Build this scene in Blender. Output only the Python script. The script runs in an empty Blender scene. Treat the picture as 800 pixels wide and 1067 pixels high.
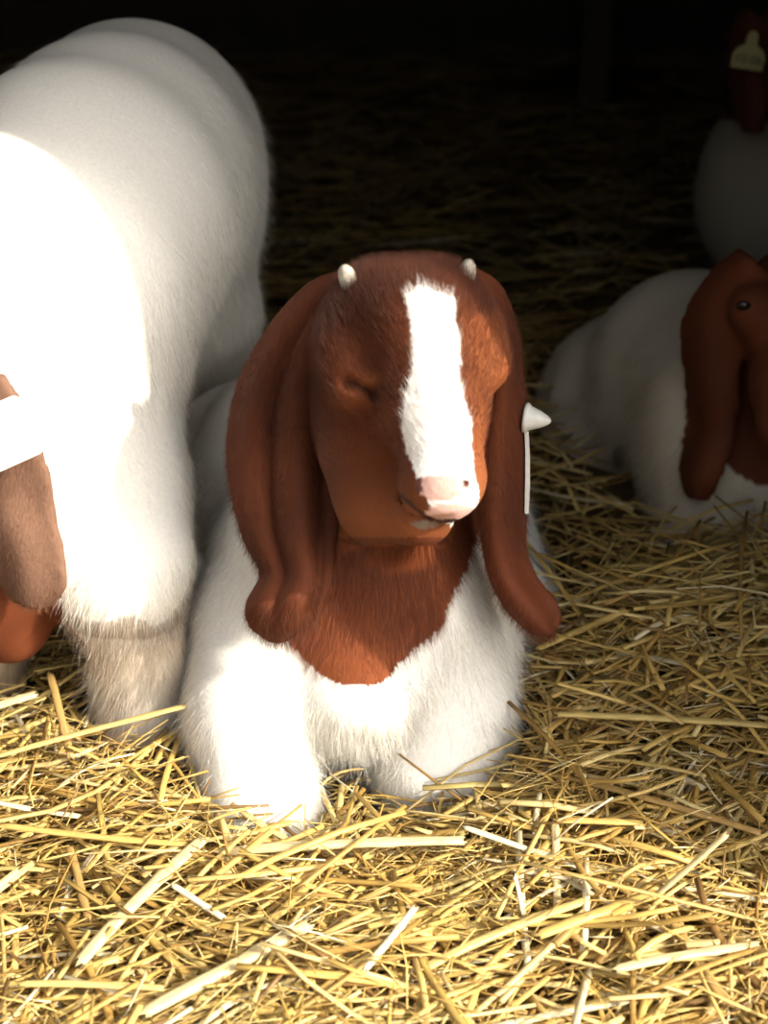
import bpy, math, random
import numpy as np
from mathutils import Vector, Matrix
random.seed(7); RNG = np.random.default_rng(7)
R = math.radians
sc = bpy.context.scene
COL = sc.collection

# ------------------------------------------------------------------ camera
CAM = np.array([0.0, -0.87, 0.70]); PITCH = R(27); FPX = 1500.0
cam = bpy.data.cameras.new('camera'); co = bpy.data.objects.new('camera', cam); COL.objects.link(co)
co.location = CAM; co.rotation_euler = (R(90) - PITCH, 0, 0)
cam.sensor_fit = 'HORIZONTAL'; cam.sensor_width = 36.0; cam.lens = 36.0 * FPX / 800.0
cam.clip_start = 0.02; cam.clip_end = 100
cam.dof.use_dof = True; cam.dof.focus_distance = 1.0; cam.dof.aperture_fstop = 8.0
sc.camera = co
# ------------------------------------------------------------------ view, sky, sun
sc.view_settings.view_transform = 'Standard'; sc.view_settings.look = 'None'
sc.view_settings.gamma = 1.0; sc.view_settings.use_curve_mapping = False
sc.view_settings.exposure = 0.18
w = bpy.data.worlds.new('sky'); sc.world = w; w.use_nodes = True
bg = w.node_tree.nodes['Background']
sky = w.node_tree.nodes.new('ShaderNodeTexSky'); sky.sky_type = 'NISHITA'; sky.sun_disc = False
sky.sun_elevation = R(36); sky.sun_rotation = R(120); sky.dust_density = 8.0; sky.air_density = 1.2; sky.ozone_density = 1.0
hs = w.node_tree.nodes.new('ShaderNodeHueSaturation'); hs.inputs['Saturation'].default_value = .35
w.node_tree.links.new(sky.outputs[0], hs.inputs['Color']); w.node_tree.links.new(hs.outputs[0], bg.inputs[0])
bg.inputs[1].default_value = 0.33
sun = bpy.data.lights.new('sun', 'SUN'); so = bpy.data.objects.new('sun', sun); COL.objects.link(so)
sun.energy = 6.2; sun.color = (1.0, 0.93, 0.80); sun.angle = R(0.6)
SUN_AZ, SUN_EL = R(60), R(36)
SDIR = Vector((math.sin(SUN_AZ) * math.cos(SUN_EL), -math.cos(SUN_AZ) * math.cos(SUN_EL), math.sin(SUN_EL)))
so.rotation_euler = SDIR.to_track_quat('Z', 'Y').to_euler(); so.location = (3, -3, 4)

# ------------------------------------------------------------------ helpers
def W(px, py, Y):
    """point of the plane y = Y seen at a place of the photograph"""
    cx, cy = (px - 400.0) / FPX, (533.5 - py) / FPX
    d = np.array([cx, math.cos(PITCH) + cy * math.sin(PITCH), -math.sin(PITCH) + cy * math.cos(PITCH)])
    return CAM + d * ((Y - CAM[1]) / d[1])
def proj(P):
    q = P - CAM
    z = q[:, 1] * math.cos(PITCH) - q[:, 2] * math.sin(PITCH)
    u = q[:, 1] * math.sin(PITCH) + q[:, 2] * math.cos(PITCH)
    return 400 + FPX * q[:, 0] / z, 533.5 - FPX * u / z
def tag(o, label=None, cat=None, group=None, kind=None):
    if label: o['label'] = label
    if cat: o['category'] = cat
    if group: o['group'] = group
    if kind: o['kind'] = kind
    return o
def empty(name, loc, label, cat, group=None):
    o = bpy.data.objects.new(name, None); COL.objects.link(o); o.location = loc
    o.empty_display_size = 0.05
    return tag(o, label, cat, group)
def link(name, me, m, parent=None):
    o = bpy.data.objects.new(name, me); COL.objects.link(o)
    for x in (m if isinstance(m, (list, tuple)) else [m]): me.materials.append(x)
    if parent:
        o.parent = parent; o.matrix_parent_inverse = Matrix.Translation(-Vector(parent.location))
    return o
def mesh(name, V, F, m, parent=None, smooth=True):
    me = bpy.data.meshes.new(name); me.from_pydata([tuple(v) for v in V], [], [tuple(f) for f in F]); me.update()
    if smooth: me.polygons.foreach_set('use_smooth', [True] * len(me.polygons))
    return link(name, me, m, parent)
def np_mesh(name, V, Q):
    me = bpy.data.meshes.new(name); n = len(Q); k = Q.shape[1]
    me.vertices.add(len(V)); me.vertices.foreach_set('co', V.astype(np.float32).ravel())
    me.loops.add(n * k); me.loops.foreach_set('vertex_index', Q.astype(np.int32).ravel())
    me.polygons.add(n); me.polygons.foreach_set('loop_start', np.arange(0, n * k, k, dtype=np.int32))
    me.update(calc_edges=True); me.validate()
    me.polygons.foreach_set('use_smooth', np.ones(len(me.polygons), dtype=bool))
    return me

class NT:
    def __init__(s, name):
        s.m = bpy.data.materials.new(name); s.m.use_nodes = True; s.t = s.m.node_tree
        s.b = s.t.nodes['Principled BSDF']
    def n(s, ty, **kw):
        nd = s.t.nodes.new(ty)
        for k, v in kw.items():
            if k.startswith('i_'):
                key = k[2:]; nd.inputs[int(key) if key.isdigit() else key.replace('_', ' ')].default_value = v
            else: setattr(nd, k, v)
        return nd
    def l(s, a, b): s.t.links.new(a, b)
    def set(s, **kw):
        for k, v in kw.items(): s.b.inputs[k.replace('_', ' ')].default_value = v
        return s
def plain(name, col, rough=0.6, noise=0.15, scale=40, bump=0.2, spec=0.4):
    t = NT(name); t.set(Roughness=rough); t.b.inputs['Specular IOR Level'].default_value = spec
    c = t.n('ShaderNodeTexCoord'); nz = t.n('ShaderNodeTexNoise', i_Scale=scale, i_Detail=5.0); t.l(c.outputs['Object'], nz.inputs['Vector'])
    r = t.n('ShaderNodeValToRGB'); r.color_ramp.elements[0].color = (*[x * (1 - noise) for x in col], 1); r.color_ramp.elements[1].color = (*[min(1, x * (1 + noise)) for x in col], 1)
    r.color_ramp.elements[0].position = .3; r.color_ramp.elements[1].position = .7
    t.l(nz.outputs['Fac'], r.inputs[0]); t.l(r.outputs[0], t.b.inputs['Base Color'])
    bp = t.n('ShaderNodeBump', i_Strength=bump, i_Distance=0.002); t.l(nz.outputs['Fac'], bp.inputs['Height']); t.l(bp.outputs[0], t.b.inputs['Normal'])
    return t.m

# coat: skin under the hair, and the hair itself; both read the coat's own colour pattern
def coat_material(name, hair):
    t = NT(name)
    a = t.n('ShaderNodeAttribute', attribute_name='coat')
    if not hair:
        t.set(Roughness=0.75); t.b.inputs['Specular IOR Level'].default_value = .2
        c = t.n('ShaderNodeTexCoord'); nz = t.n('ShaderNodeTexNoise', i_Scale=350.0, i_Detail=4.0); t.l(c.outputs['Object'], nz.inputs['Vector'])
        mx = t.n('ShaderNodeMix', data_type='RGBA', blend_type='MULTIPLY'); mx.inputs[0].default_value = .5
        t.l(a.outputs['Color'], mx.inputs[6]); t.l(nz.outputs['Fac'], mx.inputs[7]); t.l(mx.outputs[2], t.b.inputs['Base Color'])
        mx.inputs[0].default_value = .25
        bp = t.n('ShaderNodeBump', i_Strength=.25, i_Distance=.002); t.l(nz.outputs['Fac'], bp.inputs['Height']); t.l(bp.outputs[0], t.b.inputs['Normal'])
        return t.m
    hi = t.n('ShaderNodeHairInfo')
    mr = t.n('ShaderNodeMapRange'); mr.inputs[3].default_value = .6; mr.inputs[4].default_value = 1.35
    t.l(hi.outputs['Random'], mr.inputs[0])
    mx = t.n('ShaderNodeVectorMath', operation='SCALE'); t.l(a.outputs['Color'], mx.inputs[0]); t.l(mr.outputs[0], mx.inputs['Scale'])
    t.l(mx.outputs[0], t.b.inputs['Base Color'])
    t.set(Roughness=0.38); t.b.inputs['Specular IOR Level'].default_value = .38
    tr = t.n('ShaderNodeBsdfTranslucent'); t.l(mx.outputs[0], tr.inputs[0])
    ms = t.n('ShaderNodeMixShader'); ms.inputs[0].default_value = .3
    t.l(t.b.outputs[0], ms.inputs[1]); t.l(tr.outputs[0], ms.inputs[2])
    t.l(ms.outputs[0], t.t.nodes['Material Output'].inputs[0])
    return t.m
M_SKIN = coat_material('goat_coat', False); M_HAIR = coat_material('goat_hair', True)
M_HORN = plain('horn', (.36, .32, .25), .45, .25, 300, .5)
M_EYE = plain('eye', (.015, .010, .008), .08, .1, 100, 0, .6)
M_IRIS = plain('iris', (.09, .045, .012), .3, .3, 200, 0, .6)
M_HOOF = plain('hoof', (.10, .075, .055), .5, .3, 120, .4)
M_TAG = plain('white_tag', (.58, .57, .53), .4, .06, 150, .1)
M_YTAG = plain('yellow_tag', (.36, .30, .12), .45, .08, 150, .1)
M_INK = plain('black_ink', (.02, .02, .02), .6, .1, 150, 0)

# ------------------------------------------------------------------ blended bodies
class Field:
    """one skin grown round many rounded volumes"""
    def __init__(s, h): s.h = h; s.p = []
    def ell(s, c, r, rot=None, k=.03):
        s.p.append(('e', np.array(c, float), np.array(r, float), np.eye(3) if rot is None else np.array(rot), k)); return s
    def limb(s, pts, rad, k=.03): s.p.append(('c', [np.array(p, float) for p in pts], list(rad), k)); return s
    def sheet(s, P, r, k=.008): s.p.append(('s', P, r, k)); return s
    def cut(s, c, r, rot=None, k=.004): s.p.append(('x', np.array(c, float), np.array(r, float), np.eye(3) if rot is None else np.array(rot), k)); return s
    def solve(s):
        lo, hi = [], []
        for q in s.p:
            if q[0] == 'e': m = max(q[2]); lo.append(q[1] - m); hi.append(q[1] + m)
            elif q[0] == 'c':
                for p, r in zip(q[1], q[2]): lo.append(p - r); hi.append(p + r)
            elif q[0] == 's': lo.append(q[1].min(0) - .01); hi.append(q[1].max(0) + .01)
        lo = np.min(lo, 0) - .02; hi = np.max(hi, 0) + .02
        h = s.h; n = np.ceil((hi - lo) / h).astype(int) + 1
        s.lo = lo; s.n = n
        D = np.full(n, .2, np.float32)
        ax = [lo[i] + h * np.arange(n[i]) for i in range(3)]
        def box(a, b):
            i0 = np.clip(np.floor((a - lo) / h).astype(int), 0, n - 1); i1 = np.clip(np.ceil((b - lo) / h).astype(int) + 1, 1, n)
            sl = tuple(slice(i0[i], i1[i]) for i in range(3))
            g = np.meshgrid(*[ax[i][sl[i]] for i in range(3)], indexing='ij', sparse=True)
            return sl, g
        def smin(a, b, k):
            t = np.maximum(k - np.abs(a - b), 0) / k
            return np.minimum(a, b) - t * t * k * .25
        for q in s.p:
            if q[0] in 'ex':
                _, c, r, rot, k = q; m = max(r) + k + .01
                sl, g = box(c - m, c + m)
                x, y, z = g[0] - c[0], g[1] - c[1], g[2] - c[2]
                L = [rot[0][i] * x + rot[1][i] * y + rot[2][i] * z for i in range(3)]
                k0 = np.sqrt(sum((L[i] / r[i]) ** 2 for i in range(3))) + 1e-6
                k1 = np.sqrt(sum((L[i] / r[i] ** 2) ** 2 for i in range(3))) + 1e-6
                d = k0 * (k0 - 1) / k1
                if q[0] == 'e': D[sl] = smin(D[sl], d, k)
                else: D[sl] = -smin(-D[sl], d, k)
            elif q[0] == 'c':
                _, pts, rad, k = q; P = np.array(pts); m = max(rad) + k + .01
                sl, g = box(P.min(0) - m, P.max(0) + m); dm = None
                for a, b, ra, rb in zip(pts[:-1], pts[1:], rad[:-1], rad[1:]):
                    ab = b - a; L2 = float(ab @ ab) + 1e-12
                    x, y, z = g[0] - a[0], g[1] - a[1], g[2] - a[2]
                    t = np.clip((x * ab[0] + y * ab[1] + z * ab[2]) / L2, 0, 1)
                    d = np.sqrt((x - t * ab[0]) ** 2 + (y - t * ab[1]) ** 2 + (z - t * ab[2]) ** 2) - (ra + t * (rb - ra))
                    dm = d if dm is None else smin(dm, d, .02)
                D[sl] = smin(D[sl], dm, k)
            else:
                _, P, r, k = q
                T = np.full(n, .2, np.float32)
                for p, rr in zip(P, r):
                    m = rr + k + 2 * h
                    sl, g = box(p - m, p + m)
                    T[sl] = np.minimum(T[sl], np.sqrt((g[0] - p[0]) ** 2 + (g[1] - p[1]) ** 2 + (g[2] - p[2]) ** 2) - rr)
                sl, g = box(P.min(0) - .03, P.max(0) + .03)
                D[sl] = smin(D[sl], T[sl], k)
        s.D = D; return s
    def mesh(s):
        D, h, n = s.D, s.h, s.n
        I = (D < 0)
        acc = np.zeros(tuple(n - 1) + (3,), np.float32); cnt = np.zeros(tuple(n - 1), np.float32)
        for a in range(3):
            o = [i for i in range(3) if i != a]
            s0 = [slice(None)] * 3; s1 = [slice(None)] * 3; s0[a] = slice(0, -1); s1[a] = slice(1, None)
            c = I[tuple(s0)] != I[tuple(s1)]
            idx = np.argwhere(c); d0 = D[tuple(s0)][c]; d1 = D[tuple(s1)][c]
            P = idx.astype(np.float32); P[:, a] += d0 / (d0 - d1)
            for i in (0, 1):
                for j in (0, 1):
                    q = idx.copy(); q[:, o[0]] -= i; q[:, o[1]] -= j
                    ok = np.all((q >= 0) & (q < n - 1), 1); q = q[ok]
                    np.add.at(acc, tuple(q.T), P[ok]); np.add.at(cnt, tuple(q.T), 1)
        act = cnt > 0; vid = np.full(tuple(n - 1), -1, np.int64); vid[act] = np.arange(act.sum())
        V = (acc[act] / cnt[act][:, None]) * h + s.lo
        Q = []
        for a in range(3):
            b, c = (a + 1) % 3, (a + 2) % 3
            s0 = [slice(None)] * 3; s1 = [slice(None)] * 3; s0[a] = slice(0, -1); s1[a] = slice(1, None)
            A, B = I[tuple(s0)], I[tuple(s1)]
            for m, flip in ((A & ~B, False), (~A & B, True)):
                e = np.argwhere(m); e = e[(e[:, b] > 0) & (e[:, c] > 0) & (e[:, b] < n[b] - 1) & (e[:, c] < n[c] - 1)]
                cs = []
                for db, dc in ((1, 1), (0, 1), (0, 0), (1, 0)):
                    q = e.copy(); q[:, b] -= db; q[:, c] -= dc; cs.append(vid[tuple(q.T)])
                f = np.stack(cs, 1); Q.append(f[:, ::-1] if flip else f)
        Q = np.concatenate(Q); Q = Q[np.all(Q >= 0, 1)]
        # light relaxing
        E = np.concatenate([Q[:, [0, 1]], Q[:, [1, 2]], Q[:, [2, 3]], Q[:, [3, 0]]])
        for f in (.5, -.45):
            S = np.zeros_like(V); N = np.zeros(len(V))
            for k_ in range(3): S[:, k_] = np.bincount(E[:, 0], V[E[:, 1], k_], len(V)) + np.bincount(E[:, 1], V[E[:, 0], k_], len(V))
            N = np.bincount(E[:, 0], minlength=len(V)) + np.bincount(E[:, 1], minlength=len(V))
            V = V + f * (S / np.maximum(N, 1)[:, None] - V)
        return V, Q
    def inside(s, P, pad=0.0):
        q = np.round((P - s.lo) / s.h).astype(int); ok = np.all((q >= 0) & (q < s.n), -1)
        out = np.zeros(P.shape[:-1], bool); qq = q[ok]; out[ok] = s.D[qq[:, 0], qq[:, 1], qq[:, 2]] < pad
        return out
FIELDS = []

def frame(a, up):
    """3x3 with columns side, along, normal"""
    a = np.array(a, float); a /= np.linalg.norm(a); s = np.cross(a, up); s /= np.linalg.norm(s); n = np.cross(s, a)
    return np.stack([s, a, n], 1)
def inpoly(x, y, poly):
    r = np.zeros(x.shape, bool); j = len(poly) - 1
    for i in range(len(poly)):
        xi, yi = poly[i]; xj, yj = poly[j]
        c = ((yi > y) != (yj > y)) & (x < (xj - xi) * (y - yi) / ((yj - yi) or 1e-9) + xi)
        r ^= c; j = i
    return r
def resample(rows, n):
    rows = np.array(rows, float); t = np.linspace(0, len(rows) - 1, n)
    out = []
    for c in range(rows.shape[1]):
        # Catmull-Rom through the rows
        k = np.clip(t.astype(int), 0, len(rows) - 2); f = t - k
        p0 = rows[np.maximum(k - 1, 0), c]; p1 = rows[k, c]; p2 = rows[k + 1, c]; p3 = rows[np.minimum(k + 2, len(rows) - 1), c]
        out.append(.5 * (2 * p1 + (p2 - p0) * f + (2 * p0 - 5 * p1 + 4 * p2 - p3) * f ** 2 + (3 * p1 - p0 - 3 * p2 + p3) * f ** 3))
    return np.stack(out, 1)
def ear_sheet(rows, bulge, folds, thick=.0035, n=80, m=36):
    """rows: left edge (px,py,Y) and right edge (px,py,Y) down the ear; the leaf between bulges out and folds"""
    rr = resample(rows, n); P = []; T = []
    for i, r in enumerate(rr):
        a = W(r[0], r[1], r[2]); b = W(r[3], r[4], r[5]); t = i / (n - 1)
        view = (CAM - (a + b) / 2); view /= np.linalg.norm(view)
        wid = np.linalg.norm(b - a)
        for j in range(m + 1):
            u = j / m
            o = bulge * wid * math.sin(math.pi * u) + folds(t, u)
            P.append(a + (b - a) * u + view * o)
            T.append(thick * (.75 + .35 * math.sin(math.pi * u) + .3 * (1 - t)))
    return np.array(P), np.array(T)

def coat(me, paint):
    """write the coat's own colours on the body"""
    n = len(me.vertices); V = np.empty(n * 3, np.float32); me.vertices.foreach_get('co', V); V = V.reshape(-1, 3)
    N = np.empty(n * 3, np.float32); me.vertices.foreach_get('normal', N); N = N.reshape(-1, 3)
    C = paint(V, N)
    L = np.empty(len(me.loops), np.int32); me.loops.foreach_get('vertex_index', L)
    a = me.color_attributes.new('coat', 'BYTE_COLOR', 'CORNER')
    CC = np.ones((len(L), 4), np.float32); CC[:, :3] = C[L]; a.data.foreach_set('color', CC.ravel())
    return V, N, C
def fur(o, name, count, length, comb, lift, dens, seed=1, width=.28, rough=.25):
    """short hair growing from the body itself; dens = per-vertex 0..1 for amount, length scales with the same group"""
    vg = o.vertex_groups.new(name=name); dens = np.asarray(dens)
    for lv in np.unique(np.round(dens * 8) / 8):
        if lv > 0: vg.add(np.nonzero(np.round(dens * 8) / 8 == lv)[0].tolist(), float(lv), 'REPLACE')
    md = o.modifiers.new(name, 'PARTICLE_SYSTEM'); ps = md.particle_system; st = ps.settings
    st.type = 'HAIR'; st.count = count; ps.seed = seed
    st.hair_length = length
    st.use_advanced_hair = True
    st.normal_factor = lift * length / 4
    c = Vector(comb).normalized() * length / 4 * math.sqrt(max(0, 1 - lift * lift))
    st.object_align_factor = c
    st.factor_random = rough * length / 4
    st.effector_weights.gravity = 0
    st.hair_step = 3; st.render_step = 2; st.display_step = 2
    st.emit_from = 'FACE'; st.use_emit_random = True; st.distribution = 'RAND'; st.use_even_distribution = True
    st.root_radius = width; st.tip_radius = .03; st.radius_scale = .001; st.use_close_tip = True
    st.material = 2
    ps.vertex_group_density = name; ps.vertex_group_length = name
    return ps

def noise3(P, f, seed=0):
    r = np.random.default_rng(seed); out = 0
    for _ in range(5):
        k = r.normal(size=3); k /= np.linalg.norm(k); out = out + np.sin(P @ k * f * r.uniform(.7, 1.4) + r.uniform(0, 6.28))
    return out / 3
def sphere_mesh(name, c, r, m, parent, rot=None, seg=24):
    V, F = [], []; rings = seg // 2
    for i in range(rings + 1):
        th = math.pi * i / rings
        for j in range(seg):
            ph = 2 * math.pi * j / seg
            v = np.array([math.sin(th) * math.cos(ph) * r[0], math.sin(th) * math.sin(ph) * r[1], math.cos(th) * r[2]])
            if rot is not None: v = rot @ v
            V.append(v + c)
    for i in range(rings):
        for j in range(seg):
            F.append((i * seg + j, (i + 1) * seg + j, (i + 1) * seg + (j + 1) % seg, i * seg + (j + 1) % seg))
    return mesh(name, V, F, m, parent)
def lathe(name, prof, c, axis, m, parent, seg=24):
    fr = frame(axis, (0.3, .2, 1)) if abs(axis[2]) < .95 else frame(axis, (0, 1, 0))
    V, F = [], []
    for (r, z) in prof:
        for j in range(seg):
            a = 2 * math.pi * j / seg
            V.append(np.array(c) + fr[:, 1] * z + (fr[:, 0] * math.cos(a) + fr[:, 2] * math.sin(a)) * r)
    for i in range(len(prof) - 1):
        for j in range(seg): F.append((i * seg + j, i * seg + (j + 1) % seg, (i + 1) * seg + (j + 1) % seg, (i + 1) * seg + j))
    F.append(tuple(range(seg))[::-1]); F.append(tuple(range((len(prof) - 1) * seg, len(prof) * seg)))
    return mesh(name, V, F, m, parent)
WHITE = np.array([.76, .73, .66]); BROWN = np.array([.115, .029, .009]); PINK = np.array([.60, .36, .30])

# ------------------------------------------------------------------ the barn
def slab(name, lo, hi, m, kind='structure'):
    x0, y0, z0 = lo; x1, y1, z1 = hi
    V = [(x0, y0, z0), (x1, y0, z0), (x1, y1, z0), (x0, y1, z0), (x0, y0, z1), (x1, y0, z1), (x1, y1, z1), (x0, y1, z1)]
    F = [(0, 3, 2, 1), (4, 5, 6, 7), (0, 1, 5, 4), (1, 2, 6, 5), (2, 3, 7, 6), (3, 0, 4, 7)]
    return tag(mesh(name, V, F, m, None, False), kind=kind)
def wood(name, col):
    t = NT(name); t.set(Roughness=.8)
    c = t.n('ShaderNodeTexCoord'); mp = t.n('ShaderNodeMapping'); mp.inputs['Scale'].default_value = (6, 6, .6); t.l(c.outputs['Object'], mp.inputs[0])
    nz = t.n('ShaderNodeTexNoise', i_Scale=6.0, i_Detail=8.0); t.l(mp.outputs[0], nz.inputs['Vector'])
    r = t.n('ShaderNodeValToRGB'); r.color_ramp.elements[0].color = (*[x * .6 for x in col], 1); r.color_ramp.elements[1].color = (*[x * 1.3 for x in col], 1)
    t.l(nz.outputs['Fac'], r.inputs[0]); t.l(r.outputs[0], t.b.inputs['Base Color'])
    bp = t.n('ShaderNodeBump', i_Strength=.5, i_Distance=.01); t.l(nz.outputs['Fac'], bp.inputs['Height']); t.l(bp.outputs[0], t.b.inputs['Normal'])
    return t.m
M_WOOD = wood('old_boards', (.045, .035, .026)); M_POST = wood('post_wood', (.06, .045, .028))
M_BED = plain('straw_dust', (.10, .062, .026), .9, .4, 60, .8, .1)
def bed(x, y):
    return .012 + .010 * np.sin(x * 9 + 1.2) * np.cos(y * 7 + .4) + .006 * np.sin(x * 23 + y * 17) + .055 * np.exp(-(((x - .30) / .14) ** 2 + ((y - .16) / .13) ** 2)) - .024 * np.exp(-(((x + .03) / .11) ** 2 + ((y + .04) / .08) ** 2)) - .030 * np.exp(-(((x - .04) / .07) ** 2 + ((y - .005) / .06) ** 2))
gx = np.concatenate([[-4, -2.5, -1.2], np.linspace(-.8, .9, 86), [1.5, 2.5, 4]]); gy = np.concatenate([[-9, -5, -3, -1.8, -1], np.linspace(-.6, 1.2, 90), [1.6, 2.2, 3.3]])
V = [(x, y, bed(x, y) - .01 if -.9 < x < 1 and -.7 < y < 1.3 else 0.0) for y in gy for x in gx]
F = [(j * len(gx) + i, j * len(gx) + i + 1, (j + 1) * len(gx) + i + 1, (j + 1) * len(gx) + i) for j in range(len(gy) - 1) for i in range(len(gx) - 1)]
tag(mesh('floor', V, F, M_BED), kind='structure')
slab('wall_back', (-3.2, 3.2, -.05), (3.2, 3.3, 2.3), M_WOOD)
JX, JY = 0.43, -0.240      # the corner of the doorway that cuts the sun
slab('wall_left', (-3.2, JY, -.05), (-3.1, 3.2, 2.3), M_WOOD)
slab('wall_right', (3.1, JY, -.05), (3.2, 3.2, 2.3), M_WOOD)
slab('wall_front', (JX, JY, -.05), (3.2, JY + .06, 2.3), M_WOOD)
slab('wall_front_2', (-3.2, JY - .06, -.05), (-.58, JY, 2.3), M_WOOD)  # unseen wall left of the doorway, added to narrow the skylight
slab('lintel_1', (-.58, JY - .06, 1.15), (JX, JY, 2.3), M_WOOD)  # unseen lintel wall, added low over the doorway to keep skylight out
slab('ceiling', (-3.2, JY - .06, 2.3), (3.2, 3.3, 2.4), M_WOOD)

# ------------------------------------------------------------------ the kid lying in front
kid = empty('goat_kid', (0, .2, 0), 'young goat lying in sunlit straw, brown head with a white blaze, white body', 'goat')
f = Field(.0022)
HY = -.068
def H(a, b, Y): return W(a, b, Y + HY)
ax_h = H(462, 505, -.005) - H(415, 300, .09); fr = frame(ax_h, (.15, -1, .2)); 
# head
f.ell(H(423, 357, .085), (.0495, .047, .053), fr, .025)
f.ell(H(385, 322, .082), (.020, .018, .024), fr, .025); f.ell(H(466, 318, .085), (.018, .017, .024), fr, .025)
f.ell(H(412, 425, .075), (.049, .060, .046), fr, .03)
f.limb([H(440, 345, .040), H(455, 425, .014), H(463, 487, -.004)], [.032, .026, .0235], .03)
f.limb([H(388, 470, .075), H(404, 518, .050), H(436, 534, .015)], [.036, .031, .021], .02)
f.ell(H(461, 508, -.006), (.0245, .021, .023), fr, .014)
f.ell(H(441, 541, .010), (.017, .014, .016), fr, .010)
f.ell(H(366, 372, .050), (.021, .024, .022), fr, .02)
f.ell(H(498, 366, .052), (.013, .020, .016), fr, .03)
# sleepy lids, lip line, nostrils
f.ell(H(374, 402, .030), (.014, .009, .011), fr, .012); f.ell(H(512, 384, .036), (.010, .009, .011), fr, .010)
for k in range(9):
    t = k / 8; f.cut(H(359 + 34 * t, 399 + 15 * t * t, .0225 - .006 * math.sin(t * 3)), (.0030, .0026, .005), fr, .004)
for k in range(13):
    t = k / 12; f.cut(H(418 + 66 * t, 516 + 27 * math.sin(min(1, t * 1.5) * 1.57), .004 - .033 * math.sin(t * 1.5)), (.0032, .0026, .006), fr, .003)
f.cut(H(440, 503, -.031), (.0035, .0022, .006), fr, .003); f.cut(H(484, 502, -.028), (.0035, .0022, .006), fr, .003)
# neck, chest, body
f.limb([H(418, 400, .125), W(402, 500, .10), W(388, 600, .10)], [.046, .052, .066], .035)
f.ell(W(372, 665, .12), (.098, .095, .098), None, .05)
f.ell(W(303, 610, .13), (.062, .09, .10), None, .05); f.ell(W(450, 630, .13), (.058, .09, .09), None, .05)
f.ell((-.045, .30, .110), (.118, .22, .112), frame((-.16, 1, 0), (0, 0, 1)), .05)
f.ell((-.120, .37, .095), (.060, .12, .10), None, .04); f.ell((.040, .38, .085), (.065, .12, .085), None, .04)
# folded forelegs: upper arm, knee, shin tucked back under the chest
f.ell(W(375, 706, .045), (.056, .060, .044), None, .025)
f.limb([W(268, 650, .09), W(262, 740, .035), W(270, 825, -.012)], [.050, .046, .040], .02)
f.limb([W(270, 832, -.012), W(285, 830, .05), W(300, 800, .12)], [.035, .026, .022], .02)
f.limb([W(468, 660, .10), W(466, 740, .062), W(455, 803, .030)], [.050, .048, .047], .02)
f.limb([W(454, 812, .034), W(440, 815, .08), W(430, 790, .12)], [.034, .026, .022], .02)
# folded hind legs
f.limb([(-.15, .46, .10), (-.165, .30, .05), (-.15, .40, .025)], [.06, .035, .022], .03)
f.limb([(.07, .42, .08), (.118, .22, .050), (.11, .32, .03)], [.06, .034, .022], .03)
f.limb([(-.08, .53, .18), (-.09, .58, .13)], [.022, .012], .02)
# ears
rowsL = [(352, 288, .045, 362, 312, .030), (322, 300, .058, 350, 340, .040), (283, 342, .066, 342, 385, .044), (252, 398, .066, 344, 430, .044), (240, 455, .060, 350, 475, .038),
         (243, 510, .048, 351, 520, .018), (256, 560, .032, 347, 565, .002), (274, 598, .014, 343, 600, -.014), (260, 628, -.004, 338, 624, -.018), (262, 650, -.010, 322, 648, -.018), (280, 665, -.012, 298, 665, -.014)]
fl = lambda t, u: (.023 * (abs(math.sin(math.pi * (2.15 * u + .12 * math.sin(2.5 * t) + .05))) ** .8 - .62) * min(1, t * 3) * min(1, 5 * u + .15, 5 * (1 - u) + .15) * (1 - .85 * min(1, max(0, t - .66) / .2)) + .003 * math.sin(t * 9))
P, T = ear_sheet(rowsL, .22, fl); f.sheet(P, T, .012)
rowsR = [(478, 296, .030, 494, 284, .040), (496, 325, .036, 518, 300, .050), (514, 365, .040, 536, 345, .060), (516, 400, .040, 542, 400, .062), (506, 450, .038, 546, 455, .060),
         (500, 510, .036, 546, 515, .055), (505, 565, .032, 545, 568, .048), (514, 605, .026, 556, 602, .040), (531, 636, .020, 575, 625, .030), (552, 655, .016, 581, 642, .024), (566, 660, .016, 577, 654, .020)]
fl2 = lambda t, u: .004 * math.sin(2 * math.pi * 1.2 * (u - .1)) * min(1, t * 4)
P, T = ear_sheet(rowsR, .28, fl2); f.sheet(P, T, .012)
f.solve(); FIELDS.append(f)
V, Q = f.mesh(); body = link('body', np_mesh('body', V, Q), [M_SKIN, M_HAIR], kid)
print('kid verts', len(V))
BLAZE = [(420, 306), (436, 298), (452, 302), (470, 308), (474, 340), (480, 370), (481, 400), (487, 430), (492, 470), (496, 500), (500, 545), (470, 548), (452, 536), (446, 515), (436, 498), (424, 472), (419, 440), (424, 400), (430, 370), (428, 335)]
BIB = [(350, 300), (340, 560), (318, 600), (300, 645), (303, 672), (330, 700), (360, 713), (388, 717), (412, 700), (440, 672), (462, 640), (480, 610), (497, 560), (520, 520), (520, 300)]
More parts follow.
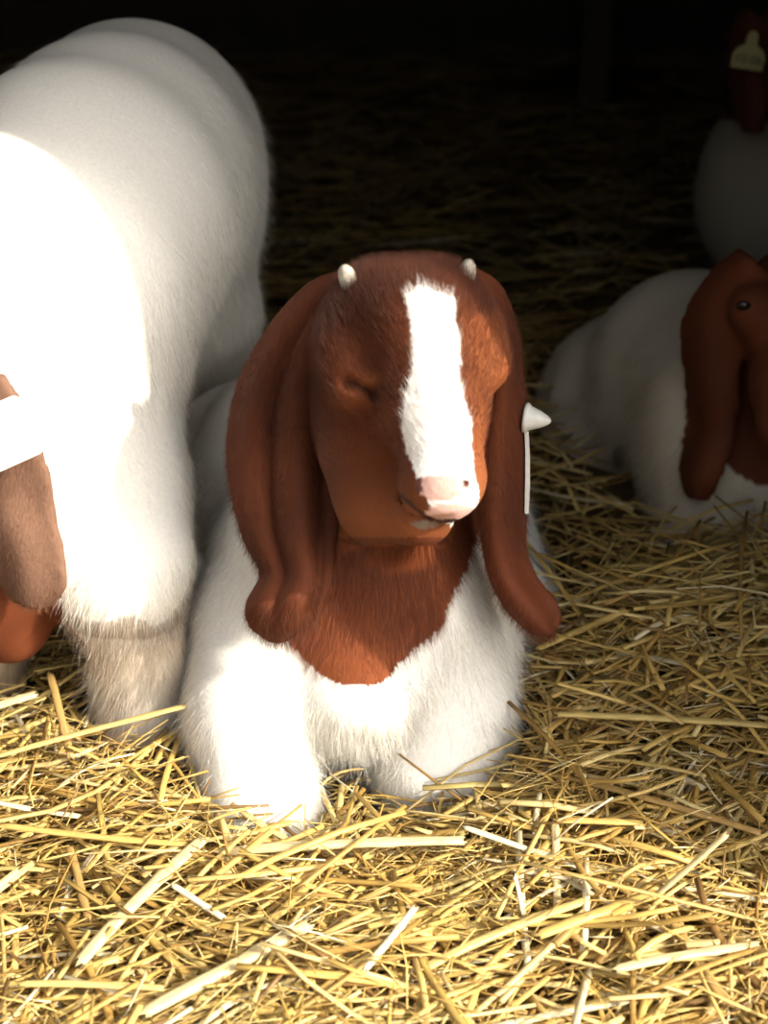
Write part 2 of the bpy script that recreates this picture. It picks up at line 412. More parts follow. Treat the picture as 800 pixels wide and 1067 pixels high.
def paint_kid(V, N):
    x, y = proj(V); wob = noise3(V, 140, 3) * 3 + noise3(V, 420, 4) * 1.6
    n = len(V); C = np.tile(WHITE, (n, 1)).astype(float)
    w1 = noise3(V, 30, 1) * .03; C *= (1 + w1)[:, None]
    headear = (V[:, 1] < .22) & (V[:, 2] > .245 - .2 * V[:, 1]) & (V[:, 2] > 0.19)
    E = np.zeros(n, bool)
    fx = FIELDS[0]
    lows = inpoly(x + wob, y + wob, BIB) & (V[:, 1] < .2)
    #earL = (x < 356) & (x > 225) & inpoly(x, y, [(356, 270), (310, 280), (225, 400), (225, 520), (262, 600), (245, 630), (255, 680), (310, 680), (356, 620)]) & (V[:, 1] < .125 )
    # the leaf itself: near the ear's own surface, not the chest behind it
    def near(P, r=.010):
        lo = P.min(0) - r; hi = P.max(0) + r; k = np.nonzero(np.all((V > lo) & (V < hi), 1))[0]; o = np.zeros(n, bool)
        for c in np.array_split(k, max(1, len(k) // 800)): 
            if len(c): o[c] = (np.linalg.norm(V[c][:, None] - P[None, ::3], axis=2).min(1) < r)
        return o
    PL, _ = ear_sheet(rowsL, .22, fl); PR, _ = ear_sheet(rowsR, .28, fl2)
    E = near(PL, .009) | near(PR, .009)
    head = (V[:, 2] > .20) & (V[:, 1] < .12) & (y < 568)
    hx = np.array(H(420, 400, .08)); head &= np.linalg.norm((V - hx) * np.array([1, 1, .75]), axis=1) < .125
    br = E | lows | head
    b = BROWN * (1 + .25 * noise3(V, 60, 5))[:, None]
    face = head & ~E
    tan = np.clip((x - 470) / 30, 0, 1) * face * (y > 330); b = b * (1 + tan[:, None] * np.array([.9, 1.2, 1.2]))
    jaw = np.clip((y - 490) / 50, 0, 1) * face * (y < 560); b = b * (1 + jaw[:, None] * np.array([.7, 1.0, 1.0]))
    bib = lows & ~face & ~E; b = b * np.where(bib[:, None], np.array([1.8, 1.75, 1.4]), 1)
    lid = np.exp(-(((x - 388) / 14) ** 2 + ((y - 397) / 8) ** 2)) + .8 * np.exp(-(((x - 402) / 12) ** 2 + ((y - 436) / 16) ** 2)) + .7 * np.exp(-(((x - 362) / 14) ** 2 + ((y - 420) / 9) ** 2))
    b = b * (1 + (lid * face)[:, None] * np.array([.9, 1.3, 1.6]))
    C[br] = b[br]
    bl = face & inpoly(x + wob, y + wob * .6, BLAZE) & (V[:, 1] < .03); C[bl] = np.array([.83, .80, .75])
    d = np.hypot((x - 460) / 26, (y - 508) / 13.5); pk = face & (d < 1.0) & (x > 434); C[pk] = PINK
    lip = face & (np.hypot((x - 470) / 26, (y - 534) / 9) < 1); C[lip] = np.array([.72, .45, .38])
    lip2 = face & (np.hypot((x - 442) / 15, (y - 547) / 4) < 1); C[lip2] = np.array([.22, .16, .12])
    tt = np.linspace(0, 1, 30); mx_, my_ = 418 + 66 * tt, 516 + 27 * np.sin(np.minimum(1, tt * 1.5) * 1.57)
    md_ = np.min(np.hypot(x[:, None] - mx_[None], y[:, None] - my_[None]), axis=1) if len(x) < 1 else np.full(len(x), 99.)
    fi = np.nonzero(face & (x > 400) & (x < 500) & (y > 490))[0]; md_[fi] = np.min(np.hypot(x[fi][:, None] - mx_[None], y[fi][:, None] - my_[None]), axis=1)
    ml = md_ < 2.2; C[ml] = np.array([.06, .025, .018])
    ns = face & ((np.hypot((x - 437) / 3.5, (y - 506) / 8) < 1) | (np.hypot((x - 486) / 2.5, (y - 503) / 6) < 1)); C[ns] = np.array([.10, .04, .03]); lip2 |= ml | ns
    sl = face & ((np.abs(y - (399 + 15 * np.clip((x - 359) / 34, 0, 1) ** 2) - 1) < 3.0) & (x > 359) & (x < 394)) & (V[:, 1] < .06); C[sl] = BROWN * .35
    paint_kid.r = dict(E=E, face=face, bib=bib, bl=bl, pk=pk | lip | lip2, br=br)
    return C
V, N, C = coat(body.data, paint_kid); r = paint_kid.r
x, y = proj(V)
vis = (V[:, 1] < .75)
bodyw = (~r['br']).astype(float) * .95
bodyw[(V[:, 2] < .0)] = 0
fur(body, 'body_fur', 170000, .015, (0.05, .25, -1), .34, bodyw, 1, .15, .3)
fur(body, 'guard_hair', 26000, .024, (0.05, .15, -1), .42, bodyw * (V[:, 2] < .24), 12, .2, .45)
fur(body, 'bib_fur', 42000, .012, (0, .05, -1), .42, r['bib'].astype(float), 2, .20, .35)
fc = r['face'] & ~r['pk']; nose = np.clip((500 - y) / 60, .25, 1)
fur(body, 'face_fur', 52000, .0065, (-.1, .35, .6), .44, fc * nose, 3, .17, .4)
fur(body, 'ear_fur', 42000, .0065, (0, .05, -1), .36, (r['E'] & ~r['face']).astype(float), 4, .17, .35)
# horn buds, eyes
for (a, b, Y, ax) in ((361, 286, .070, (-.25, -.35, 1)), (487, 281, .080, (.15, -.1, 1))):
    lathe('horn_bud', [(.0055, -.010), (.0060, -.005), (.0056, .000), (.0046, .0035), (.0026, .0062), (.0007, .0072)], H(a, b, Y), ax, M_HORN, kid)
sphere_mesh('eye', H(375, 404, .027), (.0085, .0035, .0050), M_EYE, kid, fr)
sphere_mesh('eye', H(521, 385, .040), (.004, .004, .0045), M_EYE, kid, fr)
# ear tag stud standing out from behind the ear with its narrow plate
tg = lathe('ear_tag', [(.0105, 0), (.0108, .002), (.0095, .0035), (.0085, .0045), (.0062, .011), (.0035, .016), (.0015, .0185), (.0004, .019)], W(546, 435, .055), (1, -.25, -.05), M_TAG, kid)
def bar(name, pts, wd, th, m, parent):
    V, F = [], []
    for i, p in enumerate(pts):
        p = np.array(p); ww = wd[i] if isinstance(wd, (list, tuple)) else wd
        for dx, dy in ((-1, -1), (1, -1), (1, 1), (-1, 1)): V.append(p + np.array([dx * ww / 2, dy * th / 2, 0]))
    for i in range(len(pts) - 1):
        for j in range(4): F.append((i * 4 + j, i * 4 + (j + 1) % 4, (i + 1) * 4 + (j + 1) % 4, (i + 1) * 4 + j))
    F.append((3, 2, 1, 0)); k = (len(pts) - 1) * 4; F.append((k, k + 1, k + 2, k + 3))
    return mesh(name, V, F, m, parent, False)
bar('ear_tag_plate', [W(548, 447, .055), W(549, 470, .054), W(549, 500, .052), W(548, 532, .050)], [.0028, .0030, .0034, .0028], .010, M_TAG, kid)

# ------------------------------------------------------------------ the standing goat at the left
sg = empty('goat', (-.25, .3, 0), 'white goat standing at the left edge with its head lowered, half in shade', 'goat')
g = Field(.004)
g.limb([W(30, 300, .19), W(85, 228, .30), W(122, 185, .40), W(140, 152, .52)], [.125, .122, .118, .112], .06)
g.ell(W(152, 172, .56), (.108, .12, .118), None, .05)
g.ell(W(175, 250, .54), (.082, .10, .12), None, .05)
g.ell(W(75, 350, .19), (.068, .09, .11), None, .05)
g.limb([W(85, 380, .17), W(118, 500, .12), W(130, 580, .075), W(126, 615, .065), W(143, 680, .07), W(148, 745, .075), W(152, 785, .065)], [.070, .055, .046, .040, .033, .031, .034], .03)
g.ell(W(98, 604, .045), (.032, .022, .032), None, .03)
g.ell(W(55, 500, .11), (.045, .05, .060), None, .04)
g.limb([W(20, 330, .20), W(5, 450, .10), W(-40, 530, .03)], [.10, .075, .052], .05)       # neck
g.limb([W(-50, 470, .20), W(-22, 600, .13), W(-18, 660, .12), W(-20, 770, .13)], [.05, .035, .031, .031], .03)
g.limb([W(212, 330, .56), W(212, 400, .60), W(196, 470, .66), W(200, 530, .66), W(203, 585, .64)], [.060, .040, .026, .022, .022], .04)
g.limb([W(90, 330, .60), W(90, 400, .64), W(80, 470, .68), W(85, 590, .64)], [.07, .04, .026, .022], .04)
g.limb([W(170, 90, .62), W(178, 130, .70)], [.025, .014], .03)
# lowered head and its hanging ear
g.limb([W(-45, 540, .05), W(-40, 600, .035), W(10, 650, .06)], [.052, .045, .030], .03)
rowsS = [(-40, 392, .01, 2, 396, -.01), (-36, 430, .00, 20, 424, -.015), (-32, 470, .00, 38, 462, -.02), (-25, 510, .00, 48, 500, -.02), (-15, 545, -.01, 54, 535, -.02), (0, 580, -.01, 62, 570, -.025), (6, 605, -.01, 67, 600, -.03), (14, 622, -.015, 62, 618, -.03), (28, 630, -.02, 50, 629, -.025)]
fs = lambda t, u: .003 * math.sin(2 * math.pi * u)
PS, TS = ear_sheet(rowsS, .16, fs, .004, 60, 30); g.sheet(PS, TS, .012)
g.solve(); FIELDS.append(g); V, Q = g.mesh(); gb = link('body', np_mesh('body', V, Q), [M_SKIN, M_HAIR], sg)
print('goat verts', len(V))
def near_pts(V, P, r):
    n = len(V); lo = P.min(0) - r; hi = P.max(0) + r; k = np.nonzero(np.all((V > lo) & (V < hi), 1))[0]; o = np.zeros(n, bool)
    for c in np.array_split(k, max(1, len(k) // 800)):
        if len(c): o[c] = (np.linalg.norm(V[c][:, None] - P[None, ::3], axis=2).min(1) < r)
    return o
def paint_goat(V, N):
    x, y = proj(V); C = np.tile(WHITE, (len(V), 1)) * (1 + noise3(V, 25, 2) * .03)[:, None]
    lowleg = np.clip((.19 - V[:, 2]) / .07, 0, 1) * np.clip(noise3(V, 55, 9) * .4 + .75, .2, 1)
    C = C * (1 - lowleg[:, None] * np.array([.45, .56, .68]))
    dirt = (np.abs(V[:, 2] - .150 - .016 * noise3(V, 75, 4)) < .010 + .006 * noise3(V, 140, 6)) & (V[:, 1] < .2); C[dirt] *= np.array([.55, .48, .42])
    E = near_pts(V, PS, .010); C[E] = np.array([.19, .10, .062])
    h0, h1, h2 = W(-45, 540, .05), W(-40, 600, .035), W(10, 650, .06); hd = near_pts(V, np.array([h0 + (h1 - h0) * t for t in np.linspace(0, 1, 60)] + [h1 + (h2 - h1) * t for t in np.linspace(0, 1, 60)]), .068) & ~E & (x < 92 - 0 * y) & (V[:, 2] < .30); C[hd] = BROWN * 1.2
    paint_goat.r = E, hd
    return C
V, N, C = coat(gb.data, paint_goat); E, hd = paint_goat.r; x, y = proj(V)
inv = (x > -120).astype(float)
fur(gb, 'body_fur', 190000, .014, (-.25, .15, -1), .30, (~E & ~hd) * inv * .95, 5, .19)
fur(gb, 'guard_hair', 24000, .022, (-.2, .1, -1), .40, (~E & ~hd) * inv * .95, 13, .22, .45)
fur(gb, 'ear_fur', 6000, .004, (0, .1, -1), .35, E.astype(float), 6, .15)
for (a, b, Y) in ((152, 793, .055), (-20, 785, .115)):
    for s in (-1, 1):
        p = W(a, b, Y); sphere_mesh('hoof', np.array([p[0] + s * .014, p[1] - .01, .016]), (.013, .026, .020), M_HOOF, sg)
# square white tag on the standing goat's ear
def plate(name, c, ex, ey, n, hw, hh, th, m, parent, cut=.25):
    ex = np.array(ex, float); ex /= np.linalg.norm(ex); n = np.array(n, float); n -= ex * (n @ ex); n /= np.linalg.norm(n); ey = np.cross(n, ex)
    o = []
    for (sx, sy, a0) in ((1, 1, 0), (-1, 1, 90), (-1, -1, 180), (1, -1, 270)):
        rr = cut * min(hw, hh)
        for k in range(5): a = R(a0 + 22.5 * k); o.append(((hw - rr) * sx + rr * math.cos(a), (hh - rr) * sy + rr * math.sin(a)))
    V = [c + ex * a + ey * b + n * z for z in (-th / 2, th / 2) for a, b in o]; k = len(o)
    F = [tuple(range(k))[::-1], tuple(range(k, 2 * k))] + [(i, (i + 1) % k, k + (i + 1) % k, k + i) for i in range(k)]
    return mesh(name, V, F, m, parent, False), ex, ey, n
plate('ear_tag', W(2, 454, -.042), (1, .15, .42), None, (0.2, -1, .35), .021, .020, .0022, M_TAG, sg)

# ------------------------------------------------------------------ the kid lying in the shade at the right
rk = empty('goat_kid', (.4, .6, 0), 'white goat kid with brown head and hanging ear, lying in shade at the right', 'goat')
k3 = Field(.0045)
k3.limb([W(775, 430, .50), W(720, 385, .66), W(660, 400, .80)], [.105, .108, .085], .05)
k3.ell(W(775, 490, .46), (.095, .085, .105), None, .05)
k3.ell(W(622, 425, .74), (.068, .09, .095), None, .04)
k3.limb([W(690, 430, .62), W(640, 470, .66), W(600, 480, .70)], [.07, .045, .035], .04)
k3.limb([W(745, 510, .47), W(735, 570, .41), W(740, 590, .37)], [.055, .045, .036], .03)
k3.limb([W(850, 510, .45), W(860, 570, .40), W(850, 595, .37)], [.055, .045, .036], .03)
k3.limb([W(820, 440, .47), W(825, 380, .43), W(828, 330, .43)], [.068, .055, .05], .04)
fr3 = frame(W(818, 440, .30) - W(832, 300, .40), (-.05, -1, .2))
k3.ell(W(830, 320, .40), (.052, .058, .055), fr3, .03); k3.limb([W(828, 350, .36), W(822, 400, .32), W(818, 440, .29)], [.040, .030, .025], .03)
k3.limb([W(830, 400, .39), W(822, 450, .32)], [.038, .022], .03)
k3.ell(W(783, 322, .36), (.020, .022, .022), fr3, .02); k3.ell(W(878, 322, .36), (.020, .022, .022), fr3, .02)
rows3 = [(770, 262, .41, 792, 285, .375), (742, 285, .425, 780, 315, .375), (716, 325, .43, 770, 350, .375), (712, 360, .43, 767, 385, .375), (716, 400, .425, 768, 415, .37), (724, 440, .415, 764, 450, .365), (716, 470, .40, 758, 475, .355), (711, 495, .395, 748, 500, .35), (716, 515, .385, 738, 519, .36)]
P3, T3 = ear_sheet(rows3, .2, lambda t, u: .004 * math.sin(4 * u), .004, 60, 30); k3.sheet(P3, T3, .012)
rows4 = [(865, 285, .375, 890, 262, .41), (875, 315, .375, 915, 285, .425), (885, 350, .375, 940, 325, .43), (890, 420, .37, 940, 400, .425), (895, 475, .355, 935, 470, .40), (905, 510, .36, 925, 510, .385)]
P4, T4 = ear_sheet(rows4, .2, lambda t, u: .004 * math.sin(4 * u), .004, 50, 24); k3.sheet(P4, T4, .012)
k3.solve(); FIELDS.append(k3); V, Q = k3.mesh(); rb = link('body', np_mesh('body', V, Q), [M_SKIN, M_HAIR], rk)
def paint_rk(V, N):
    x, y = proj(V); C = np.tile(WHITE * np.array([.78, .70, .58]), (len(V), 1)) * (1 + noise3(V, 25, 8) * .03)[:, None]  # white coat dimmed, so part of the shade is in its colour
    E = near_pts(V, P3, .010) | near_pts(V, P4, .010)
    hd = (np.linalg.norm((V - W(830, 350, .39)) * np.array([1, 1, .7]), axis=1) < .105)
    nk = inpoly(x + 4 * noise3(V, 200, 2), y, [(755, 300), (765, 440), (775, 475), (800, 492), (830, 510), (880, 480), (900, 300)]) & (V[:, 1] < .50)
    br = E | hd | nk; C[br] = (BROWN * (1 + .2 * noise3(V, 60, 5))[:, None])[br]
    C[(np.hypot((x - 645) / 6, (y - 475) / 13) < 1)] *= .45
    paint_rk.r = br; return C
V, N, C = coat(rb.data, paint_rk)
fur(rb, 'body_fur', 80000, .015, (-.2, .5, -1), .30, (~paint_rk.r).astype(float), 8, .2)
fur(rb, 'head_fur', 12000, .005, (0, .2, -1), .35, paint_rk.r.astype(float), 9, .18)
for a in (775, 884):
    e = sphere_mesh('eye', W(a, 319, .345), (.007, .004, .006), M_EYE, rk, fr3)

# ------------------------------------------------------------------ the goat far back in the dark
fg = empty('goat', (.62, 1.3, 0), 'pale goat deep in the dark barn with a dark head and numbered yellow ear tag', 'goat')
k4 = Field(.006)
k4.limb([W(835, 205, 1.15), W(860, 190, 1.45), W(850, 180, 1.65)], [.12, .135, .12], .06)
k4.ell(W(800, 200, 1.15), (.10, .10, .13), None, .05)
k4.limb([W(820, 150, 1.12), W(830, 90, 1.05), W(840, 45, 1.02)], [.085, .065, .06], .05)
k4.limb([W(840, 45, 1.0), W(838, 75, .93), W(836, 100, .88)], [.058, .040, .028], .03)
for (a, Y) in ((790, 1.12), (860, 1.14), (815, 1.62), (890, 1.62)):
    p = W(a, 200, Y); k4.limb([p, (p[0], Y - .02, .17), (p[0], Y, .03)], [.05, .032, .028], .03)
rows5 = [(775, 10, 1.03, 790, 25, 1.0), (762, 35, 1.04, 800, 45, .99), (760, 70, 1.04, 800, 75, .985), (766, 110, 1.03, 798, 112, .98), (775, 135, 1.0, 792, 136, .99)]
P5, T5 = ear_sheet(rows5, .2, lambda t, u: 0, .005, 40, 20); k4.sheet(P5, T5, .012)
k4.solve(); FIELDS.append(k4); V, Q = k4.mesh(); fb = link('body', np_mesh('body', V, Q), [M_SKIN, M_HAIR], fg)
def paint_fg(V, N):
    x, y = proj(V); C = np.tile(WHITE * np.array([.42, .37, .30]), (len(V), 1)); d = (y < 125) & (V[:, 1] < 1.2) | near_pts(V, P5, .012); C[d] = BROWN * .6  # coat colour darkened to stand in for the gloom at the back
    return C
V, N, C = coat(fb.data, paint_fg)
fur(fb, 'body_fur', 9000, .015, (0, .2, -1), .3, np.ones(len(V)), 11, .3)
c = W(780, 58, .965)
# bell-shaped yellow tag
prof = [(-.020, -.016), (.020, -.016), (.0205, .000), (.016, .008), (.0075, .013), (.0065, .024), (.003, .029), (-.003, .029), (-.0065, .024), (-.0075, .013), (-.016, .008), (-.0205, .000)]
tl = R(-8); n_ = np.array([0, -1, .12]); ex = np.array([math.cos(tl), 0, math.sin(tl)]); ey = np.array([-math.sin(tl), .1, math.cos(tl)])
V = [c + ex * a + ey * b + n_ * z for z in (-.001, .001) for a, b in prof]; kk = len(prof)
F = [tuple(range(kk)), tuple(range(kk, 2 * kk))[::-1]] + [(i, (i + 1) % kk, kk + (i + 1) % kk, kk + i) for i in range(kk)]
yt = mesh('ear_tag', V, F, M_YTAG, fg, False)
cu = bpy.data.curves.new('tag_number', 'FONT'); cu.body = '10-06'; cu.size = .0155; cu.align_x = 'CENTER'; cu.align_y = 'CENTER'; cu.extrude = .0003
to = bpy.data.objects.new('tmp_text', cu); COL.objects.link(to); bpy.context.view_layer.update()
tm = bpy.data.meshes.new_from_object(to.evaluated_get(bpy.context.evaluated_depsgraph_get())); bpy.data.objects.remove(to)
tv = np.array([v.co[:] for v in tm.vertices]); nn = n_ / np.linalg.norm(n_)
for v, q in zip(tm.vertices, tv): v.co = c + ex * q[0] + ey * (q[1] - .005) + nn * (.0016 + q[2])
tm.name = 'tag_number'; tn = bpy.data.objects.new('tag_number', tm); COL.objects.link(tn); tm.materials.clear(); tm.materials.append(M_INK)
tn.parent = fg; tn.matrix_parent_inverse = Matrix.Translation(-Vector(fg.location))

# timber post at the back
p = W(622, 40, 2.6)
post = slab('wooden_post', (p[0] - .035, 2.6, -.02), (p[0] + .035, 2.67, 2.3), M_POST, None)
tag(post, 'square timber post standing in the dark at the back of the barn', 'post')

# ------------------------------------------------------------------ straw
def straw_material():
    t = NT('straw'); t.set(Roughness=.46); t.b.inputs['Specular IOR Level'].default_value = .38
    a = t.n('ShaderNodeAttribute', attribute_name='tone'); uv = t.n('ShaderNodeUVMap', uv_map='along')
    mp = t.n('ShaderNodeMapping'); mp.inputs['Scale'].default_value = (25, 6, 1); t.l(uv.outputs[0], mp.inputs[0])
    nz = t.n('ShaderNodeTexNoise', i_Scale=1.5, i_Detail=4.0); t.l(mp.outputs[0], nz.inputs['Vector'])
    mr = t.n('ShaderNodeMapRange'); mr.inputs[1].default_value = .3; mr.inputs[2].default_value = .7; mr.inputs[3].default_value = .72; mr.inputs[4].default_value = 1.18; t.l(nz.outputs['Fac'], mr.inputs[0])
    vm = t.n('ShaderNodeVectorMath', operation='SCALE'); t.l(a.outputs['Color'], vm.inputs[0]); t.l(mr.outputs[0], vm.inputs['Scale']); t.l(vm.outputs[0], t.b.inputs['Base Color'])
    bp = t.n('ShaderNodeBump', i_Strength=.35, i_Distance=.0006); t.l(nz.outputs['Fac'], bp.inputs['Height']); t.l(bp.outputs[0], t.b.inputs['Normal'])
    tr = t.n('ShaderNodeBsdfTranslucent'); t.l(vm.outputs[0], tr.inputs[0]); ms = t.n('ShaderNodeMixShader'); ms.inputs[0].default_value = .18
    t.l(t.b.outputs[0], ms.inputs[1]); t.l(tr.outputs[0], ms.inputs[2]); t.l(ms.outputs[0], t.t.nodes['Material Output'].inputs[0])
    return t.m
M_STRAW = straw_material()
PAL = np.array([[.56, .37, .10], [.64, .45, .14], [.48, .30, .075], [.70, .53, .22], [.38, .22, .055], [.74, .63, .38], [.25, .14, .045], [.58, .40, .13], [.48, .36, .12]])
PW = np.array([.2, .2, .15, .13, .11, .06, .06, .07, .02])
def stalks(C, D, U, L, Wd, bend, tone, sides=6, rings=4, flat=.5):
    """many stalks in one go: C centres, D directions, U up vectors, L lengths, Wd widths, bend sideways sag"""
    n = len(C); S = np.cross(D, U); S /= np.linalg.norm(S, axis=1, keepdims=True); U = np.cross(S, D)
    t = np.linspace(-1, 1, rings); a = 2 * np.pi * (np.arange(sides) + .5) / sides
    V = np.zeros((n, rings, sides, 3)); taper = 1 - .12 * np.abs(t) ** 3
    kink = RNG.normal(0, .25, (n, rings))
    for i in range(rings):
        c = C + D * (L * t[i] / 2)[:, None] + S * (bend[:, 0] * L * (t[i] ** 2 - .4) + 0 * kink[:, i])[:, None] + U * (bend[:, 1] * L * (t[i] ** 2 - .4))[:, None]
        for j in range(sides):
            V[:, i, j] = c + (S * math.cos(a[j]) + U * (math.sin(a[j]) * flat)) * (Wd * .5 * taper[i])[:, None]
    base = (np.arange(n) * rings * sides)[:, None]
    q = []
    for i in range(rings - 1):
        for j in range(sides):
            j2 = (j + 1) % sides; q.append([i * sides + j, i * sides + j2, (i + 1) * sides + j2, (i + 1) * sides + j])
    if sides == 6:
        e = (rings - 1) * sides
        q += [[3, 2, 1, 0], [5, 4, 3, 0], [e, e + 1, e + 2, e + 3], [e, e + 3, e + 4, e + 5]]
    elif sides == 4:
        e = (rings - 1) * sides; q += [[3, 2, 1, 0], [e, e + 1, e + 2, e + 3]]
    q = np.array(q); Q = (base[:, None, :] + q[None]).reshape(-1, 4)
    uv = np.zeros((n, rings, sides, 2)); uv[..., 0] = (t[None, :, None] + 1) * L[:, None, None] * .5 * 2 + RNG.uniform(0, 50, n)[:, None, None]; uv[..., 1] = (np.abs(np.arange(sides) - sides / 2) / sides)[None, None]
    return V.reshape(-1, 3), Q, np.repeat(tone, rings * sides, 0), uv.reshape(-1, 2)
def straw_mesh(name, V, Q, T, UV):
    me = bpy.data.meshes.new(name); n = len(Q)
    me.vertices.add(len(V)); me.vertices.foreach_set('co', V.astype(np.float32).ravel())
    me.loops.add(n * 4); me.loops.foreach_set('vertex_index', Q.astype(np.int32).ravel())
    me.polygons.add(n); me.polygons.foreach_set('loop_start', np.arange(0, n * 4, 4, dtype=np.int32)); me.update(calc_edges=True)
    me.polygons.foreach_set('use_smooth', np.ones(n, dtype=bool))
    a = me.color_attributes.new('tone', 'FLOAT_COLOR', 'POINT'); c = np.ones((len(V), 4), np.float32); c[:, :3] = T; a.data.foreach_set('color', c.ravel())
    u = me.uv_layers.new(name='along'); u.data.foreach_set('uv', UV[Q.ravel()].astype(np.float32).ravel())
    return me
def hit(P, pad=.002):
    """P (n,k,3): does any sample of a stalk enter a goat"""
    o = np.zeros(len(P), bool)
    for fd in FIELDS: o |= fd.inside(P, pad).any(1)
    return o
def scatter(n, x0, x1, y0, y1, wlo, whi, llo, lhi, lift, top, sides, rings):
    x = RNG.uniform(x0, x1, n); y = RNG.uniform(y0, y1, n)
    keep = (np.abs(x) < .10 + (y + 1.05) * .36) & (y < 3.0) & ~((np.abs(y - JY) < .20) & ((x > JX - .16) | (x < -.45))) & ~((np.abs(x - p[0]) < .22) & (np.abs(y - 2.63) < .22)); x, y = x[keep], y[keep]; n = len(x)
    L = llo + (lhi - llo) * RNG.beta(1.3, 2.6, n); wd = wlo + (whi - wlo) * RNG.beta(1.6, 3, n)
    az = np.where(RNG.random(n) < .62, RNG.normal(.30, .55, n), RNG.uniform(0, np.pi, n)); pt = RNG.normal(0, lift, n)
    az[y > 2.7] *= .1
    st = RNG.random(n) < .03; pt[st] = RNG.normal(0, .45, st.sum()); L[st] *= .5
    pt = np.clip(pt, -.8, .8)
    D = np.stack([np.cos(az) * np.cos(pt), np.sin(az) * np.cos(pt), np.sin(pt)], 1)
    h = RNG.random(n) ** .8 * top
    z = bed(x, y) + h + np.abs(np.sin(pt)) * L * .30
    C = np.stack([x, y, z], 1); U = np.stack([RNG.normal(0, .35, n), RNG.normal(0, .35, n), np.ones(n)], 1)
    bend = RNG.normal(0, .05, (n, 2))
    tn = PAL[RNG.choice(len(PAL), n, p=PW / PW.sum())] * RNG.uniform(.8, 1.15, (n, 1)) * (1 - .45 * np.clip((y - .35) / .9, 0, 1))[:, None]   # tone darkened further in, painting the barn's shade into the straw
    smp = C[:, None] + D[:, None] * (L[:, None] * np.linspace(-.5, .5, 13)[None])[..., None]
    k = ~hit(smp)
    return [q[k] for q in (C, D, U, L, wd, bend, tn)] + [sides, rings]
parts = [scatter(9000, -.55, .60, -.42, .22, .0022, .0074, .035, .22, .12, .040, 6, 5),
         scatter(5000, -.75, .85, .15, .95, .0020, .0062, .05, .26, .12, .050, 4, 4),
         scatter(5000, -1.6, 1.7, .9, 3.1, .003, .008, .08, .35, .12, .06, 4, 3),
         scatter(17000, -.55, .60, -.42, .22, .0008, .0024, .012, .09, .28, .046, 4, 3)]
Vs, Qs, Ts, Us = [], [], [], []; off = 0
for p_ in parts:
    v, q, t_, u_ = stalks(*p_); Vs.append(v); Qs.append(q + off); Ts.append(t_); Us.append(u_); off += len(v)
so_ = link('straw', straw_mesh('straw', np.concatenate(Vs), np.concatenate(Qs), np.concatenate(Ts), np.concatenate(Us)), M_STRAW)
tag(so_, 'thick bed of loose golden straw covering the barn floor', 'straw', kind='stuff')

# the stalks that stand out one by one
def top_at(px, py, zz):
    """floor-level point at height zz seen there"""
    cx, cy = (px - 400.0) / FPX, (533.5 - py) / FPX
    d = np.array([cx, math.cos(PITCH) + cy * math.sin(PITCH), -math.sin(PITCH) + cy * math.cos(PITCH)])
    return CAM + d * ((zz - CAM[2]) / d[2])
def stalk(a, b, za, zb, wd, tone, label, bendu=0, bends=0, group=None):
    A, B = top_at(*a, za), top_at(*b, zb); D = B - A; L = np.linalg.norm(D); D /= L; C = (A + B) / 2; bends = bends or float(RNG.normal(0, .012)); bendu = bendu or float(abs(RNG.normal(0, .008)))
    # a hollow stem with a joint ring and a split end, round enough to be seen close
    n = 1; rings = 17; sides = 10; U = np.array([0, 0, 1.0]); S = np.cross(D, U); S /= np.linalg.norm(S); U = np.cross(S, D)
    V, F = [], []
    for i in range(rings):
        t = -1 + 2 * i / (rings - 1); node = 1 + .28 * math.exp(-((t - .35) / .05) ** 2)
        c = C + D * (L * t / 2) + S * (bends * L * (1 - t * t)) + U * (bendu * L * (1 - t * t))
        for j in range(sides):
            q = 2 * math.pi * j / sides; rr = wd / 2 * node * (1 - .1 * abs(t) ** 3) * (1 + .06 * math.sin(5 * t + j))
            e = D * (wd * .5 * math.sin(j * 2.3)) if i in (0, rings - 1) else 0
            V.append(c + S * math.cos(q) * rr + U * math.sin(q) * rr * .55 + e - C)
    for i in range(rings - 1):
        for j in range(sides): j2 = (j + 1) % sides; F.append((i * sides + j, i * sides + j2, (i + 1) * sides + j2, (i + 1) * sides + j))
    F.append(tuple(range(sides))[::-1]); F.append(tuple(range((rings - 1) * sides, rings * sides)))
    me = bpy.data.meshes.new('straw_stalk'); me.from_pydata([tuple(v) for v in V], [], F); me.update()
    me.polygons.foreach_set('use_smooth', [True] * len(F))
    at = me.color_attributes.new('tone', 'FLOAT_COLOR', 'POINT'); at.data.foreach_set('color', np.tile(np.array([*tone, 1.0], np.float32), len(V)))
    u = me.uv_layers.new(name='along')
    for lp in me.loops: i, j = divmod(lp.vertex_index, sides); u.data[lp.index].uv = (i / rings * L * 2 + C[0] * 9, abs(j - sides / 2) / sides)
    o = link('straw_stalk', me, M_STRAW); o.location = C
    return tag(o, label, 'straw stalk', group or 'large loose straw stalks')
Y_, PALE, GOLD, TANC, WH = (.60, .44, .15), (.68, .54, .27), (.56, .38, .11), (.42, .26, .085), (.74, .67, .46)
stalk((-10, 790), (226, 728), .075, .085, .0055, Y_, 'long yellow stalk crossing in front of the standing goat’s foreleg', .01)
stalk((-15, 740), (36, 724), .08, .085, .0085, PALE, 'pale stalk end poking in at the left edge beside the standing goat')
stalk((226, 888), (482, 876), .058, .058, .0085, PALE, 'thick pale stalk lying level just below the resting kid’s left-hand knee')
stalk((148, 1056), (320, 964), .062, .064, .0100, PALE, 'thickest pale stalk, slanting up to the right at the bottom left')
stalk((82, 1004), (212, 874), .058, .060, .0095, PALE, 'broad pale stalk rising steeply to the right in the left foreground')
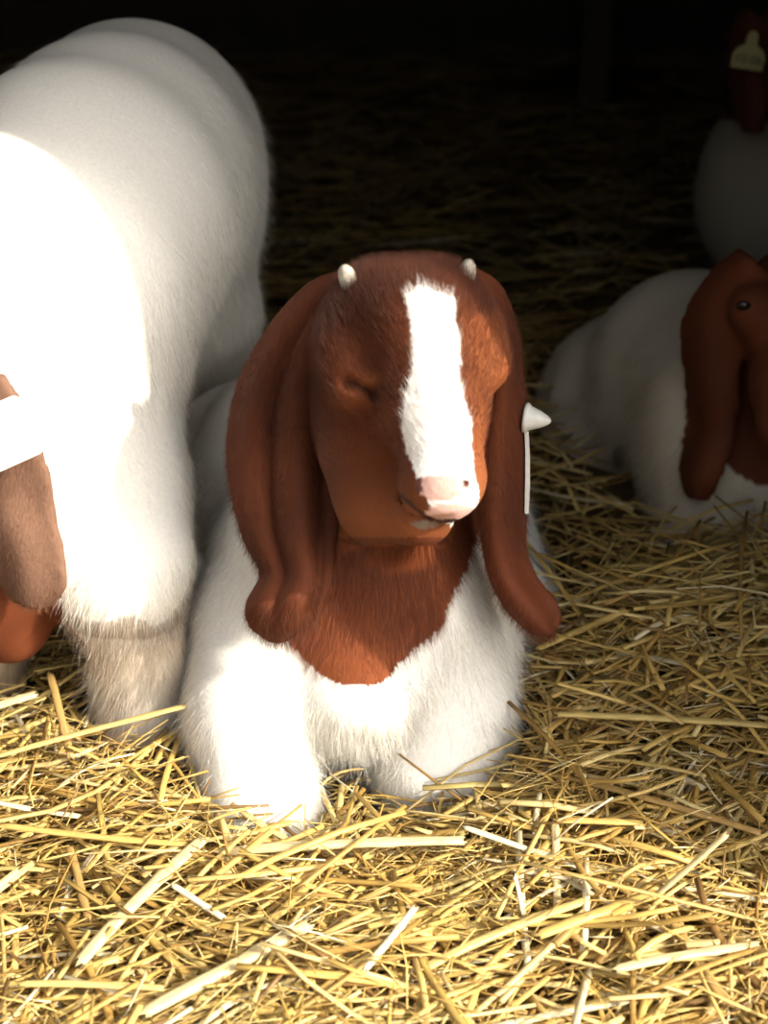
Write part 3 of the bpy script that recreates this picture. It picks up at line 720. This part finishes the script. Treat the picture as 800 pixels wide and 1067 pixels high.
stalk((-10, 858), (196, 880), .060, .056, .0055, GOLD, 'long straight stalk running in from the left edge below the standing goat’s hoof')
stalk((72, 882), (92, 960), .052, .048, .0055, TANC, 'short dull stalk pointing down the picture in the left foreground')
stalk((380, 1010), (432, 946), .066, .074, .0050, WH, 'bright white splinter of straw sloping up at the bottom centre')
stalk((180, 922), (232, 956), .062, .060, .0048, WH, 'short whitish stalk sloping down to the right in the left foreground')
stalk((536, 912), (546, 960), .085, .050, .0040, WH, 'small whitish stalk standing upright in the right foreground')
stalk((680, 936), (756, 870), .060, .100, .0050, PALE, 'slim pale stalk pointing up to the right in the right foreground')
stalk((560, 975), (682, 932), .062, .062, .0080, GOLD, 'golden stalk whose right end meets the slim pale upright-pointing stalk')
stalk((440, 1010), (612, 938), .058, .060, .0070, Y_, 'long yellow stalk sloping up to the right in the right foreground')
stalk((578, 855), (670, 858), .070, .066, .0058, GOLD, 'golden stalk with a curled left end, right of the resting kid’s knee')
stalk((484, 862), (600, 902), .066, .060, .0052, WH, 'whitish stalk sloping down to the right from the resting kid’s knee')
stalk((578, 856), (580, 945), .068, .050, .0055, PALE, 'pale upright stalk hanging below the curled golden one')
stalk((560, 676), (652, 636), .075, .100, .0070, GOLD, 'stalk rising to the right just beyond the tip of the hanging ear')
stalk((580, 744), (800, 756), .070, .074, .0068, Y_, 'long level stalk reaching the right edge midway up the straw')
stalk((600, 812), (792, 868), .060, .060, .0062, TANC, 'tan stalk sloping down towards the right edge')
stalk((700, 668), (690, 690), .09, .06, .0038, TANC, 'small brown stalk end sticking up in front of the shaded kid')
stalk((544, 560), (612, 655), .10, .075, .0045, GOLD, 'thin stalk sloping down to the right behind the hanging ear')
stalk((640, 1010), (790, 985), .064, .060, .0070, PALE, 'pale stalk lying across the bottom right corner area')
stalk((318, 800), (395, 775), .025, .045, .0045, GOLD, 'golden stalk between the resting kid’s two knees')
stalk((52, 702), (74, 790), .090, .060, .0060, TANC, 'dull leaning stalk behind the yellow one, left of the standing goat’s foreleg')
stalk((235, 1005), (318, 925), .056, .058, .0060, GOLD, 'golden stalk rising to the right below the thick level one')
stalk((20, 1025), (170, 1030), .062, .060, .0050, Y_, 'thin yellow stalk lying level near the bottom left corner')
stalk((760, 1050), (700, 960), .055, .060, .0075, TANC, 'brown-gold stalk leaning left at the bottom right')
